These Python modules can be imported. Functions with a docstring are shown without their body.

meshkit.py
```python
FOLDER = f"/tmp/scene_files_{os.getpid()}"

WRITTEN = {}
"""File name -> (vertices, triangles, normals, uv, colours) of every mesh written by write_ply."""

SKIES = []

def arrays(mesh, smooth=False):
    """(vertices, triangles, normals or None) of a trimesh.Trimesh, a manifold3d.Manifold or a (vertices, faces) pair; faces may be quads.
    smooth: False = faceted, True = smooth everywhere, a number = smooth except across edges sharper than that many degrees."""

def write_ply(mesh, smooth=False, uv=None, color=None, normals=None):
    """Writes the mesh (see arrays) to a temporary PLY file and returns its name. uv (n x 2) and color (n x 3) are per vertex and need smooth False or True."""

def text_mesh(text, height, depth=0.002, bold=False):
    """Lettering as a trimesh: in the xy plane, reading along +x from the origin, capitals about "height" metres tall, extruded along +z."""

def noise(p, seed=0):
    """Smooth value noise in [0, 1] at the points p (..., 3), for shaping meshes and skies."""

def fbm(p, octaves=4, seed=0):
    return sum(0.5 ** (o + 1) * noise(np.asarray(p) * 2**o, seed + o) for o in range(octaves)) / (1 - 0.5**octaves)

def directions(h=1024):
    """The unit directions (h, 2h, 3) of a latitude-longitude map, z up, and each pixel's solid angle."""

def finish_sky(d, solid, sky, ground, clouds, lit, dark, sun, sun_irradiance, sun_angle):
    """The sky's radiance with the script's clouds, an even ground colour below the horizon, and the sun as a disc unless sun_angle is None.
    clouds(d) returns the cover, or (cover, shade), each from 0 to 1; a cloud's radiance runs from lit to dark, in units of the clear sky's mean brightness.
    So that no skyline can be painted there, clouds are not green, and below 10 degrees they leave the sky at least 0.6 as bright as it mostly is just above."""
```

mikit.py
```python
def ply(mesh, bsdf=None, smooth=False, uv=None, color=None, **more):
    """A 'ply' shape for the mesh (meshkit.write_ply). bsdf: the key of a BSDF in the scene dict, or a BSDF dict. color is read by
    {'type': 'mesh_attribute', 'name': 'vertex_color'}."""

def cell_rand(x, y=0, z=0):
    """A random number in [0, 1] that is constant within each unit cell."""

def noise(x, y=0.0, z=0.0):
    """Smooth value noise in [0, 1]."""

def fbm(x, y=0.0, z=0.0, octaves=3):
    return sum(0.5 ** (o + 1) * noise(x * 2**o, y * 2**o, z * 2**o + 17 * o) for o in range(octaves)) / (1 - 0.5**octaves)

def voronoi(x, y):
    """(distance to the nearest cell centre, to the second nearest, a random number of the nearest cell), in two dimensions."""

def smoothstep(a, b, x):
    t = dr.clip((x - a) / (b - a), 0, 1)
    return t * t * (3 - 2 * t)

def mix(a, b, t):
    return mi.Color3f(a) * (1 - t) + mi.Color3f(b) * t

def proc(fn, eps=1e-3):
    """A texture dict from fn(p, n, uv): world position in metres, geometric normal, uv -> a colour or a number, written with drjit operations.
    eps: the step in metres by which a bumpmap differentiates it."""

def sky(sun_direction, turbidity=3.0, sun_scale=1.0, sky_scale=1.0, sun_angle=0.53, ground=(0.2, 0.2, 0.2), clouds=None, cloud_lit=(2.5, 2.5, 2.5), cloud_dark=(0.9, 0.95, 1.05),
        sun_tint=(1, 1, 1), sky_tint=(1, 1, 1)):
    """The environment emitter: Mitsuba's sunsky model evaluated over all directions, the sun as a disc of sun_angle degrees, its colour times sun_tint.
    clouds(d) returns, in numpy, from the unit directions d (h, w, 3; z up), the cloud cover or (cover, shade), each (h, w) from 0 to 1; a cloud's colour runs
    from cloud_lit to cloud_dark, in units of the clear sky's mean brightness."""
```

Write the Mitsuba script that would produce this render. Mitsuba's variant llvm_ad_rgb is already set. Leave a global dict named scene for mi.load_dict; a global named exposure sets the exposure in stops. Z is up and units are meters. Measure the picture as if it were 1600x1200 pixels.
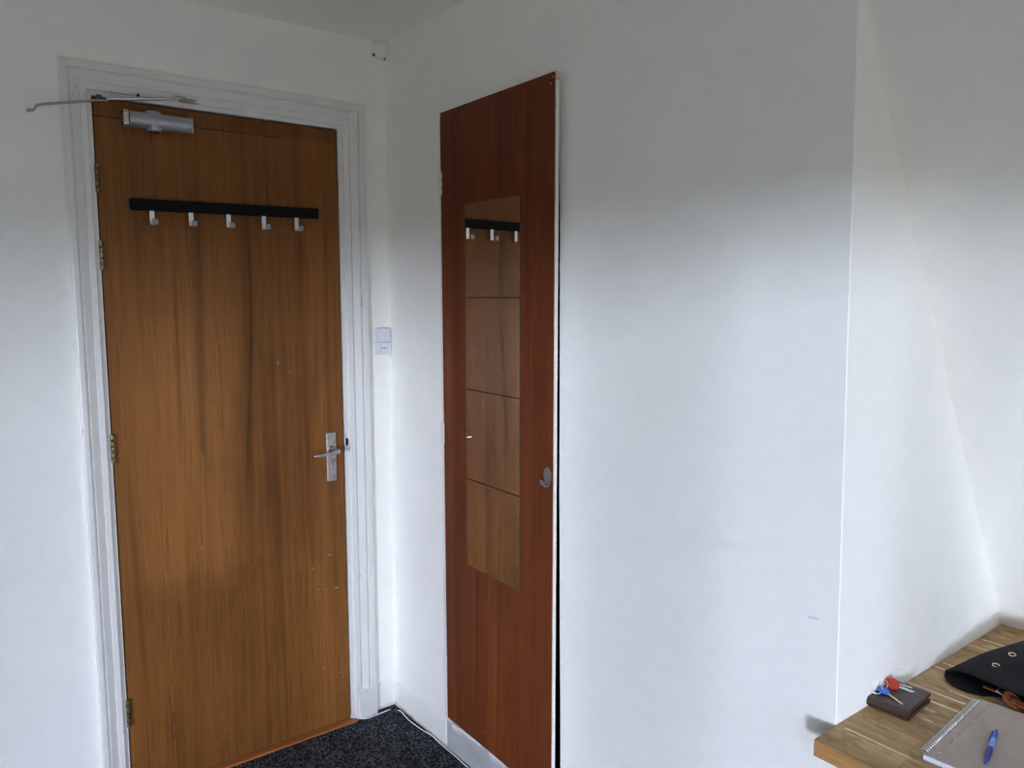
import math, random
import numpy as np, trimesh, manifold3d as m3, mitsuba as mi, drjit as dr, mikit, meshkit
from shapely.geometry import Polygon, Point, box as sbox
from shapely import affinity
T = mi.ScalarTransform4f
random.seed(7)
RNG = np.random.default_rng(7)
scene, labels = {}, {}

# ------------------------------------------------------------------ camera, sky, exposure
CAM = np.array([-1.46501, -2.68766, 1.65911])
FWD = np.array([0.605302, 0.787842, -0.113643])
scene['camera'] = {'type': 'perspective', 'fov': 2 * math.degrees(math.atan(800 / 1223.166)), 'fov_axis': 'x', 'near_clip': 0.02,
                   'to_world': T().look_at(origin=CAM.tolist(), target=(CAM + FWD).tolist(), up=[0, 0, 1])}
SUN_AZ, SUN_EL = math.radians(50), math.radians(3.3)
SUN = [-math.sin(SUN_AZ) * math.cos(SUN_EL), -math.cos(SUN_AZ) * math.cos(SUN_EL), math.sin(SUN_EL)]
# an evenly overcast sky with a pale low sun behind thin cloud
scene['sky'] = mikit.sky(SUN, turbidity=4.0, sun_scale=0.054, sky_scale=1.27, sun_angle=7.5, ground=(0.38, 0.36, 0.31), sun_tint=(1.50, 4.47, 57.0),
                         clouds=lambda d: np.ones(d.shape[:2]), cloud_lit=(0.87, 1.0, 1.36), cloud_dark=(0.87, 1.0, 1.36))
exposure = 6.08

# ------------------------------------------------------------------ helpers
def entry(key, mesh, bsdf, smooth=False, **kw):
    k, n = key, 1
    while k in scene:
        k = f'{key}_{n:03d}'; n += 1
    scene[k] = mikit.ply(mesh, bsdf, smooth=smooth, **kw)
    return k
def holder(name):
    k, n = name, 1
    while k in labels or k in scene:
        k = f'{name}_{n:03d}'; n += 1
    return k
def tag(key, label=None, category=None, group=None, kind=None):
    labels[key] = {a: b for a, b in dict(label=label, category=category, group=group, kind=kind).items() if b}
    return key
def thing(name, label, category, group=None):
    return tag(holder(name), label, category, group)
def tm(man):
    m = man.to_mesh()
    return trimesh.Trimesh(np.array(m.vert_properties[:, :3]), np.array(m.tri_verts), process=False)
def mf(t):
    return m3.Manifold(m3.Mesh(np.asarray(t.vertices, np.float32), np.asarray(t.faces, np.uint32)))
def box(x0, x1, y0, y1, z0, z1):
    b = trimesh.creation.box((x1 - x0, y1 - y0, z1 - z0)); b.apply_translation(((x0 + x1) / 2, (y0 + y1) / 2, (z0 + z1) / 2)); return b
def mbox(x0, x1, y0, y1, z0, z1):
    return m3.Manifold.cube((x1 - x0, y1 - y0, z1 - z0)).translate((x0, y0, z0))
def bevel(x0, x1, y0, y1, z0, z1, r=.002):
    """box with chamfered edges"""
    pts = []
    for sx in (0, 1):
        for sy in (0, 1):
            for sz in (0, 1):
                x, y, z = (x1, x0)[sx], (y1, y0)[sy], (z1, z0)[sz]
                dx, dy, dz = (r if sx else -r), (r if sy else -r), (r if sz else -r)
                pts += [(x, y + dy, z + dz), (x + dx, y, z + dz), (x + dx, y + dy, z)]
    return trimesh.convex.convex_hull(np.array(pts))
def extrude(poly, h):
    return trimesh.creation.extrude_polygon(poly, h, engine='earcut')
def prism(poly, axis, a, b):
    """2-D polygon extruded along an axis from a to b; axis 'x': polygon (y,z); 'y': (x,z); 'z': (x,y)"""
    m = extrude(poly if isinstance(poly, Polygon) else Polygon(poly), b - a)
    v = np.array(m.vertices); u, w, h = v[:, 0], v[:, 1], v[:, 2] + a
    nv = {'x': np.c_[h, u, w], 'y': np.c_[u, h, w], 'z': np.c_[u, w, h]}[axis]
    m = trimesh.Trimesh(nv, m.faces, process=False)
    if axis == 'y': m.invert()
    if m.volume < 0: m.invert()
    return m
def rrect(w, h, r, n=6):
    return sbox(-w / 2 + r, -h / 2 + r, w / 2 - r, h / 2 - r).buffer(r, quad_segs=n)
def tube(points, r, n=10, closed=False):
    p = np.asarray(points, float); N = len(p)
    rr = np.broadcast_to(r, (N,))
    t = np.roll(p, -1, 0) - np.roll(p, 1, 0) if closed else np.gradient(p, axis=0)
    t /= np.linalg.norm(t, axis=1, keepdims=True) + 1e-12
    ref = np.array([0, 0, 1.0]) if abs(t[0][2]) < .9 else np.array([1.0, 0, 0])
    a = np.cross(t[0], ref); a /= np.linalg.norm(a)
    A = []
    for i in range(N):
        a = a - t[i] * (a @ t[i]); a /= np.linalg.norm(a); A.append(a)
    A = np.array(A); B = np.cross(t, A); ang = np.arange(n) * 2 * np.pi / n
    v = (p[:, None] + rr[:, None, None] * (np.cos(ang)[None, :, None] * A[:, None] + np.sin(ang)[None, :, None] * B[:, None])).reshape(-1, 3)
    f = []
    for i in range(N if closed else N - 1):
        k = (i + 1) % N
        for j in range(n):
            l = (j + 1) % n
            f += [(i * n + j, i * n + l, k * n + l), (i * n + j, k * n + l, k * n + j)]
    if not closed:
        v = np.vstack([v, p[:1], p[-1:]]); c0, c1 = N * n, N * n + 1
        for j in range(n):
            l = (j + 1) % n
            f += [(c0, l, j), (c1, (N - 1) * n + j, (N - 1) * n + l)]
    m = trimesh.Trimesh(v, np.array(f), process=False)
    if m.volume < 0: m.invert()
    return m
def curve(pts, n=40):
    """Catmull-Rom through the points"""
    p = np.asarray(pts, float); p = np.vstack([2 * p[0] - p[1], p, 2 * p[-1] - p[-2]])
    out = []
    k = len(p) - 3; per = max(2, n // k)
    for i in range(k):
        a, b, c, d = p[i:i + 4]
        for s in np.linspace(0, 1, per, endpoint=False):
            out.append(.5 * (2 * b + (c - a) * s + (2 * a - 5 * b + 4 * c - d) * s ** 2 + (3 * b - a - 3 * c + d) * s ** 3))
    out.append(p[-2]); return np.array(out)
def cyl(p, q, r, n=20):
    return trimesh.creation.cylinder(r, segment=[p, q], sections=n)
def ring(c, R, r, normal=(0, 0, 1), n=40, m=10, a0=0, a1=2 * np.pi):
    nn = np.array(normal, float); nn /= np.linalg.norm(nn)
    u = np.cross(nn, [0, 0, 1.0] if abs(nn[2]) < .9 else [1.0, 0, 0]); u /= np.linalg.norm(u); w = np.cross(nn, u)
    full = abs(a1 - a0 - 2 * np.pi) < 1e-6
    t = np.linspace(a0, a1, n, endpoint=not full)
    return tube(np.array(c) + R * (np.cos(t)[:, None] * u + np.sin(t)[:, None] * w), r, m, closed=full)
cat = trimesh.util.concatenate
def lathe(profile, n=28):
    return trimesh.creation.revolve(np.asarray(profile, float), sections=n)
def place(m, M):
    m = m.copy(); m.apply_transform(M); return m
def frame(origin, xd, zd):
    x = np.array(xd, float); x /= np.linalg.norm(x); z = np.array(zd, float); z = z - x * (z @ x); z /= np.linalg.norm(z)
    M = np.eye(4); M[:3, 0], M[:3, 1], M[:3, 2], M[:3, 3] = x, np.cross(z, x), z, origin
    return M

# ------------------------------------------------------------------ materials
C3, N, FB, SS, MIX = mi.Color3f, mikit.noise, mikit.fbm, mikit.smoothstep, mikit.mix
def lin(r, g, b):
    return [((c / 255) / 12.92 if c / 255 < .04045 else ((c / 255 + .055) / 1.055) ** 2.4) for c in (r, g, b)]
def mat(name, color, rough=.5, metallic=0., spec=.5, bump=None, bscale=.001, **more):
    b = {'type': 'principled', 'base_color': color if isinstance(color, dict) else {'type': 'rgb', 'value': list(color)}, 'roughness': rough, 'metallic': metallic, **more}
    if not metallic: b['specular'] = spec
    if bump: b = {'type': 'bumpmap', 'arbitrary': bump, 'scale': bscale, 'bsdf': b}
    scene[name] = {'type': 'twosided', 'bsdf': b}
    return name
def wall_color(base):
    def f(p, n, uv):
        m = FB(p.x * 2.2, p.y * 2.2, p.z * 2.2)
        s = N(p.x * 35, p.y * 35, p.z * 35)
        c = C3(*base) * (.965 + .05 * m + .02 * s)
        blue = dr.exp(-dr.square((p.z - .9835 + .12 * (p.y + 1.82)) / .0022)) * SS(-1.836, -1.828, p.y) * SS(-1.803, -1.812, p.y) * SS(.02, .0, dr.abs(p.x))
        return MIX(c, C3(.25, .45, .68), .55 * blue)
    return f
def plaster_bump(p, n, uv):
    return .6 * FB(p.x * 45, p.y * 45, p.z * 45) + .4 * N(p.x * 9, p.y * 9, p.z * 9)
mat('wall_paint', mikit.proc(wall_color((.87, .85, .77))), .62, spec=.3, bump=mikit.proc(plaster_bump), bscale=.0008)
mat('ceiling_paint', mikit.proc(wall_color((.81, .79, .72))), .8, spec=.2)
def nook_color(p, n, uv):
    c = wall_color((.87, .85, .77))(p, n, uv)
    d = p.x - (1.2542 - .5554 * p.z) + .006 * (N(p.z * 8) - .5)
    crack = SS(.0035, .0012, dr.abs(d + .002)) * (SS(2.070, 2.078, p.z) * SS(2.118, 2.108, p.z) + .5 * SS(2.150, 2.156, p.z) + SS(.004, .002, dr.abs(p.z - 1.808)) * .7) * SS(.15, .5, N(p.z * 60, 3.3))
    return MIX(c, C3(.18, .17, .15), crack * .8)
mat('nook_paint', mikit.proc(nook_color), .62, spec=.3, bump=mikit.proc(plaster_bump), bscale=.0008)
def trim_color(p, n, uv):
    d = FB(p.x * 6, p.y * 6, p.z * 2.2)
    chips = SS(.86, .89, N(p.x * 150, p.y * 150, p.z * 45)) * SS(.62, .75, N(p.x * 12, p.y * 12, p.z * 9))
    c = C3(.76, .735, .675) * (.92 + .12 * d)
    return MIX(c, C3(.32, .25, .20), chips * .6)
mat('trim_paint', mikit.proc(trim_color), .38, spec=.5, bump=mikit.proc(lambda p, n, uv: FB(p.x * 60, p.y * 60, p.z * 14)), bscale=.00007)
def plinth_color(p, n, uv):
    d = FB(p.x * 7, p.y * 7, p.z * 16)
    w = SS(.095, .118, p.z + .012 * N(p.y * 25, p.z * 25)) * SS(.35, .6, N(p.y * 22, p.z * 40))
    return MIX(C3(.50, .50, .475) * (.85 + .25 * d), C3(.78, .78, .77), w)
mat('plinth_paint', mikit.proc(plinth_color), .45)
mat('old_paint', mikit.proc(lambda p, n, uv: MIX(C3(.70, .69, .66), C3(.42, .37, .28), SS(.45, .7, FB(p.x * 18, p.y * 18, p.z * 60)))), .5)
def veneer(u, v, dark, mid, light, seed, veins, contrast=1.0):
    warp = .030 * FB(u * 2.5 + seed, v * .55) + .006 * N(u * 9 + seed, v * 1.7)
    q = u + warp
    bands = FB(q * 22 + seed * 3, v * .45)
    mid_g = N(q * 75 + seed, v * 1.1)
    fine = N(q * 240 + seed, v * 5.5)
    fine2 = N(q * 480 + seed * 2, v * 13)
    tone = FB(u * 3.4 + seed * 5, v * 1.3 + seed)
    mott = FB(u * 14 + seed, v * 5)
    t = .5 + contrast * (.36 * (bands - .5) + .13 * (mid_g - .5) + .50 * (tone - .5) + .22 * (mott - .5))
    c = MIX(C3(*dark), C3(*mid), SS(.10, .5, t))
    c = MIX(c, C3(*light), SS(.5, .95, t))
    pore = SS(.60, .84, fine2) * SS(.2, .55, N(q * 60 + seed, v * 2.2))
    c = c * (.89 + .22 * fine) * (1 - .20 * pore)
    for u0, amp, ph, w, a, va, vb in veins:
        d = u - (u0 + amp * dr.sin(v * 3.4 + ph))
        k = dr.exp(-dr.square(d / w)) * SS(va - .25, va + .12, v) * SS(vb + .25, vb - .12, v)
        c = c * (1 - a * k * (.5 + .6 * fine))
    return c
def line(d, w): return SS(w, w * .3, dr.abs(d))
def door_color(p, n, uv):
    u, v = p.x, p.z
    c = veneer(u, v, (.122, .0425, .0105), (.214, .0815, .0195), (.300, .124, .033), 1.7,
               [(-.551, .022, -4.2, .007, .52, 1.05, 1.92), (-.558, .020, -4.1, .028, .22, 1.1, 1.9), (-.703, .008, 1., .018, .38, 1.2, 1.9), (-.78, .006, 2., .006, .34, 1.25, 1.8),
                (-.475, .012, .5, .014, .25, .55, 1.25), (-.935, .010, .8, .010, .3, .5, 1.0), (-.25, .006, 0., .008, .3, .7, 1.9)])
    c = c * (.95 + .30 * dr.exp(-dr.square((u + .305) / .055)) * (.55 + .45 * N(v * 1.6, 5.)))  # lighter veneer band painted in, standing in for the sheen on the varnish
    light_l = (line(u + .8445 + .003 * N(v * 4), .0016) * SS(.95, .8, v) + line(u + .295 + .004 * N(v * 3, 2.), .0014) * SS(.75, .68, v)) * SS(.2, .5, N(v * 30))
    scr = line(u + .35 - .55 * (v - .87), .0015) * SS(-.395, -.38, u) * SS(-.345, -.36, u) + line(u + .60 - .5 * (v - .62), .001) * SS(-.68, -.66, u) * SS(-.5, -.52, u)
    c = MIX(c, C3(.36, .20, .08), dr.clip(.55 * light_l + .35 * scr, 0, 1))
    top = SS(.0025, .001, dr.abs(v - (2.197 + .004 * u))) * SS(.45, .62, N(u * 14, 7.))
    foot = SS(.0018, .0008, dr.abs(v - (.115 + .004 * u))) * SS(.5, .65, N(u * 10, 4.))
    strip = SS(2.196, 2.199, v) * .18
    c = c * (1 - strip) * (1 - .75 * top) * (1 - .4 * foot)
    spk = SS(.955, .97, N(u * 120, v * 120)) * SS(.80, .86, N(u * 7, v * 5, 3.))
    c = MIX(c, C3(.6, .55, .45), spk * .7)
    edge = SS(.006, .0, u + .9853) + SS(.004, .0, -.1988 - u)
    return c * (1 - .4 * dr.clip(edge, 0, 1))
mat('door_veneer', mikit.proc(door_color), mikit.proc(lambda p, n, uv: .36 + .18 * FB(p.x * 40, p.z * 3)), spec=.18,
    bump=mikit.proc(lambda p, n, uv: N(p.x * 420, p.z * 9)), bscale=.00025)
def closet_color(p, n, uv):
    u, v = p.y, p.z
    c = veneer(u, v, (.072, .0165, .0070), (.150, .038, .0125), (.240, .069, .020), 6.3,
               [(-.50, .008, 0., .03, .22, .1, 2.25), (-.62, .012, 1., .006, .35, .3, 1.0), (-.74, .01, 2., .012, .25, .2, .9), (-.90, .006, 1.4, .007, .3, 1.4, 2.2)])
    spk = SS(.955, .97, N(u * 120, v * 120)) * SS(.80, .86, N(u * 6, v * 4, 5.))
    return MIX(c, C3(.55, .45, .38), spk * .6)
mat('closet_veneer', mikit.proc(closet_color), mikit.proc(lambda p, n, uv: .40 + .2 * FB(p.y * 40, p.z * 3)), spec=.14,
    bump=mikit.proc(lambda p, n, uv: N(p.y * 420, p.z * 9)), bscale=.0002)
mat('ply_edge', mikit.proc(lambda p, n, uv: MIX(C3(.30, .15, .07), C3(.55, .36, .22), N(p.z * 14, p.y * 200))), .6)
mat('threshold_wood', mikit.proc(lambda p, n, uv: C3(.36, .125, .035) * (.8 + .4 * FB(p.x * 5, p.y * 120))), .45)
def carpet_color(p, n, uv):
    a = N(p.x * 420, p.y * 420, p.z * 200); b = N(p.x * 190 + 9, p.y * 190); g = FB(p.x * 30, p.y * 30)
    c = MIX(C3(.012, .012, .015), C3(.060, .062, .070), SS(.3, .8, b))
    c = MIX(c, C3(.27, .27, .29), SS(.70, .9, a) * SS(.3, .6, b))
    return c * (.7 + .6 * g)
mat('carpet_pile', mikit.proc(carpet_color), .95, spec=.1)
def oak(seed, base):
    def f(p, n, uv):
        u, v = p.x, p.y
        q = u + .012 * FB(u * 9 + seed, v * 2.2)
        g = FB(q * 60 + seed * 7, v * 2.6); fine = N(q * 380 + seed, v * 14); blot = FB(u * 46 + seed, v * 26)
        c = C3(*base) * (.76 + .46 * g) * (.9 + .2 * fine)
        c = MIX(c, C3(base[0] * .50, base[1] * .42, base[2] * .34), SS(.52, .80, blot) * .62)
        fl = SS(.6, .85, N(q * 70 + seed, v * 26)) * .14
        return c * (1 + fl)
    return f
OAKS = []
for i, base in enumerate([(.40, .262, .122), (.365, .232, .105), (.315, .192, .082), (.43, .29, .142), (.38, .248, .118), (.34, .21, .092)]):
    OAKS.append(mat(f'oak_{i}', mikit.proc(oak(i * 3.1 + .7, base)), .5, spec=.25))
mat('oak_sap', mikit.proc(oak(44.2, (.62, .47, .29))), .5, spec=.25)
mat('oak_edge', mikit.proc(lambda p, n, uv: C3(.44, .225, .080) * (.7 + .45 * FB(p.y * 6, p.z * 130, p.x * 9)) * (.9 + .2 * N(p.y * 30, p.z * 500))), .45)
mat('brushed_silver', mikit.proc(lambda p, n, uv: C3(.44, .44, .46) * (.85 + .25 * N(p.x * 500, p.y * 500, p.z * 500))), .42, metallic=.75)
mat('dull_steel', (.40, .40, .40), .4, metallic=.9)
mat('arm_steel', (.36, .355, .35), .28, metallic=1.)
mat('rod_steel', (.62, .62, .64), .22, metallic=1.)
mat('gap_shade_grey', (.10, .10, .105), .6)
mat('dark_steel', (.07, .07, .075), .45, metallic=.6)
mat('bright_steel', (.72, .72, .71), .28, metallic=1.)
mat('worn_nickel', mikit.proc(lambda p, n, uv: MIX(C3(.62, .60, .56), C3(.40, .37, .33), SS(.45, .75, FB(p.x * 70, p.y * 70, p.z * 70)))), .33, metallic=1.)
mat('hook_steel', (.93, .92, .93), .3, metallic=.85)
mat('hook_end', (.33, .33, .32), .4, metallic=.8)
mat('aged_brass', mikit.proc(lambda p, n, uv: MIX(C3(.27, .21, .10), C3(.07, .055, .03), SS(.45, .7, FB(p.x * 160, p.y * 160, p.z * 160)))), .38, metallic=.9)
mat('key_brass', (.75, .62, .42), .3, metallic=1.)
mat('gold_tip', (.80, .62, .32), .3, metallic=1.)
mat('black_rail', mikit.proc(lambda p, n, uv: C3(.0065, .0065, .0075) * (.6 + .4 * N(p.x * 60, p.z * 300))), .6, spec=.12)
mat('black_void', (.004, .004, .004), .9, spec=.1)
mat('switch_plastic', (.72, .72, .73), .35)
mat('mirror_silver', (.80, .79, .76), .0, metallic=1.) 
scene['mirror_silver'] = {'type': 'twosided', 'bsdf': {'type': 'conductor', 'material': 'none', 'specular_reflectance': {'type': 'rgb', 'value': [.95, .93, .88]}}}
mat('mirror_edge', (.05, .055, .05), .4)
mat('leather_brown', mikit.proc(lambda p, n, uv: C3(.042, .022, .020) * (.8 + .4 * FB(p.x * 150, p.y * 150, p.z * 150))), .42, bump=mikit.proc(lambda p, n, uv: N(p.x * 900, p.y * 900, p.z * 900)), bscale=.0003)
mat('leather_inner', (.075, .030, .020), .5)
mat('leather_tan', mikit.proc(lambda p, n, uv: C3(.22, .068, .028) * (.75 + .5 * FB(p.x * 120, p.y * 120, p.z * 120))), .42)
mat('canvas_black', mikit.proc(lambda p, n, uv: C3(.0085, .0085, .0095) * (.75 + .5 * N(p.x * 700, p.y * 700, p.z * 700))), .85, spec=.15, sheen=.25,
    bump=mikit.proc(lambda p, n, uv: N(p.x * 800, p.y * 800, p.z * 800)), bscale=.0004)
mat('kraft_cover', mikit.proc(lambda p, n, uv: C3(.39, .325, .275) * (.93 + .12 * FB(p.x * 60, p.y * 60))), .75, spec=.2)
mat('paper_white', mikit.proc(lambda p, n, uv: C3(.80, .81, .84) * (.82 + .25 * N(p.z * 2600, p.x * 3))), .8, spec=.2)
mat('pen_blue', (.012, .035, .36), .25)
mat('pen_light', (.09, .27, .66), .18)
mat('pen_grip', (.022, .026, .19), .5)
mat('red_plastic', (.42, .030, .020), .35)
mat('blue_plastic', (.018, .13, .52), .35)
mat('cord_black', (.012, .012, .012), .5)
mat('cable_white', (.80, .80, .80), .45)

# ------------------------------------------------------------------ the room shell
H, ED = 2.583, -3.2
XL = -5.5
def ky(z): return -1.8745 + .0182 * (max(z, .7) - 1.2)
KX = .826
def sx(z): return 1.2542 - .5554 * z
tag(entry('floor', box(XL - .1, 1.2, ED - .1, .3, -.1, 0), 'carpet_pile'), 'charcoal flecked carpet floor', kind='structure')
tag(entry('ceiling', box(XL - .1, 1.2, ED - .1, .3, H, H + .1), 'ceiling_paint'), 'plain white painted ceiling', kind='structure')
# wall with the room door
DL, DR, DT = -.9853, -.1988, 2.2444
w = mbox(XL - .1, .3, 0, .14, 0, H) - mbox(DL - .012, DR + .016, -.1, .09, -.1, DT + .018)
tag(entry('wall_back', tm(w), 'wall_paint'), 'white painted wall with the varnished room door', kind='structure')
lump = trimesh.creation.icosphere(3, .5); v = lump.vertices.copy()
v *= np.array([.066, .052, .064]) * (.85 + .5 * meshkit.fbm(v * 3 + 5, 3, 3)[:, None]); lump.vertices = v + [-.018, -.004, H - .028]
entry('wall_back__plaster_lump', lump, 'ceiling_paint', smooth=True)
for (a, c) in ((-.047, H - .052), (-.002, H - .058), (-.046, H - .02)):
    s = trimesh.creation.icosphere(1, .0052); s.apply_scale((1.2, .5, 1)); s.apply_translation((a, -.010, c)); entry('wall_back__nail_hole', s, 'dark_steel')
# wall with the closet door
poly = [(.3, 0), (.3, H), (ky(H) + .002, H), (ky(.7) + .002, .7), (ky(0) + .002, 0)]
w = mf(prism(poly, 'x', 0, .12))
ch = [(ky(0), 0), (ky(H), H)]
strip = []
for x, o in ((.002, 0), (.12, 0), (.12, .01), (0, .01), (0, .002)):
    strip.append((x, o))
vs = np.array([(x, ky(z) + o, z) for z in (0, .7, H) for x, o in strip])
w += mf(trimesh.convex.convex_hull(vs))
hole = [(-.402, .118), (-1.022, .118), (-1.020, .25), (-1.006, 1.1), (-1.002, 1.8), (-.9935, 2.238), (-.402, 2.24)]
w -= mf(prism(hole, 'x', -.02, .10))
tag(entry('wall_right', tm(w), 'wall_paint'), 'white painted wall with the reddish brown closet door', kind='structure')
entry('wall_right__closet_dark_sheet', tm(mf(prism([(-.39, .125), (-1.035, .125), (-1.015, 2.23), (-.39, 2.23)], 'x', .092, .0995))), 'black_void')  # black sheet standing in for the darkness of the unlit closet
# recess wall behind the desk
vs = np.array([(x, y, z) for x in (.12, 1.2) for z in (0, .7, H) for y in (ky(z), -1.74)])
tag(entry('wall_recess', trimesh.convex.convex_hull(vs), 'nook_paint'), 'white recess wall behind the wooden desk', kind='structure')
# attic slope and the low wall under it
sl = [(sx(.785), .785), (sx(H), H), (sx(H) + .3, H), (1.15, .785)]
tag(entry('wall_slope', prism(sl, 'y', ED, -1.80), 'wall_paint'), 'white sloping attic wall above the desk', kind='structure')
tag(entry('wall_knee', box(KX, 1.15, ED, -1.80, 0, .785), 'wall_paint'), 'low white wall under the attic slope', kind='structure')
tag(entry('wall_left', box(XL - .1, XL, ED, 0, 0, H), 'wall_paint'), 'white side wall', kind='structure')
WX0, WX1, WZ0, WZ1 = -5.4, -.25, .15, 1.945
w = mbox(XL - .1, 1.2, ED - .16, ED, 0, H) - mbox(WX0, WX1, ED - .3, ED + .1, WZ0, WZ1)
tag(entry('wall_front', tm(w), 'wall_paint'), 'white wall with the wide window', kind='structure')
w = mbox(WX0, WX1, ED - .12, ED - .07, WZ0, WZ1)
bays = 5; bw = (WX1 - WX0) / bays
for i in range(bays):
    w -= mbox(WX0 + i * bw + .035, WX0 + (i + 1) * bw - .035, ED - .2, ED, WZ0 + .04, WZ1 - .04)
tag(entry('window_1', tm(w), 'trim_paint'), 'wide white window frame', kind='structure')

# ------------------------------------------------------------------ door casing (trim_1), jamb, plinth block
PROF = [(0, 0), (0, .013), (.002, .015), (.022, .015), (.0232, .0085), (.0262, .0085), (.0275, .012), (.031, .013), (.050, .0200), (.0545, .0205), (.0565, .0145), (.0595, .0145), (.0615, .021), (.066, .0225), (.080, .0225), (.086, .020), (.089, .014), (.089, 0)]
IL, IR, IT = DL - .0165, DR + .0195, DT + .020
PLZ = .118
def casing(side):
    v = []; n = len(PROF)
    for u, d in PROF:
        ul, ut = u * .78, u * .93
        if side == 'left': a, b = (IL - ul, -d, 0), (IL - ul, -d, IT + ut)
        elif side == 'right': a, b = (IR + u, -d, 0.), (IR + u, -d, IT + ut)
        else: a, b = (IL - ul, -d, IT + ut), (IR + u, -d, IT + ut)
        v += [a, b]
    f = []
    for i in range(n):
        j = (i + 1) % n
        f += [(2 * i, 2 * i + 1, 2 * j + 1), (2 * i, 2 * j + 1, 2 * j)]
    m = trimesh.Trimesh(np.array(v), np.array(f), process=False)
    cap = trimesh.creation.triangulate_polygon(Polygon(PROF), engine='earcut')
    idx = [int(np.argmin(np.linalg.norm(np.array(PROF) - q, axis=1))) for q in cap[0]]
    cf = np.array([[idx[k] for k in t] for t in cap[1]])
    m = trimesh.Trimesh(m.vertices, np.vstack([m.faces, cf * 2, cf[:, ::-1] * 2 + 1]), process=False)
    m.fix_normals(); return m
tag('trim_1', 'white moulded casing around the varnished room door', kind='structure')
for s in ('left', 'head', 'right'):
    entry('trim_1__casing', casing(s), 'trim_paint')
entry('trim_1__jamb', box(IL - .002, DL - .0025, -.004, .085, 0, DT + .015), 'trim_paint')
entry('trim_1__jamb', box(DR + .0035, IR + .003, -.004, .085, 0, DT + .015), 'trim_paint')
entry('trim_1__jamb', box(IL, IR, -.004, .085, DT + .006, IT + .002), 'trim_paint')
entry('trim_1__plinth_block', bevel(IR + .012, IR + .0885, -.026, 0, 0, PLZ, .003), 'trim_paint')
lh = entry('trim_1__latch_hole', tm(mf(bevel(DR + .006, DR + .014, -.0055, -.0035, 1.093, 1.122, .0008))), 'black_void')
entry('trim_1__strike_plate', cat([bevel(DR + .0125, DR + .0165, -.0062, -.0038, 1.098, 1.118, .0006), bevel(DR + .0045, DR + .0065, -.0056, -.0038, 1.125, 1.140, .0005)]), 'dark_steel')

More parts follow.
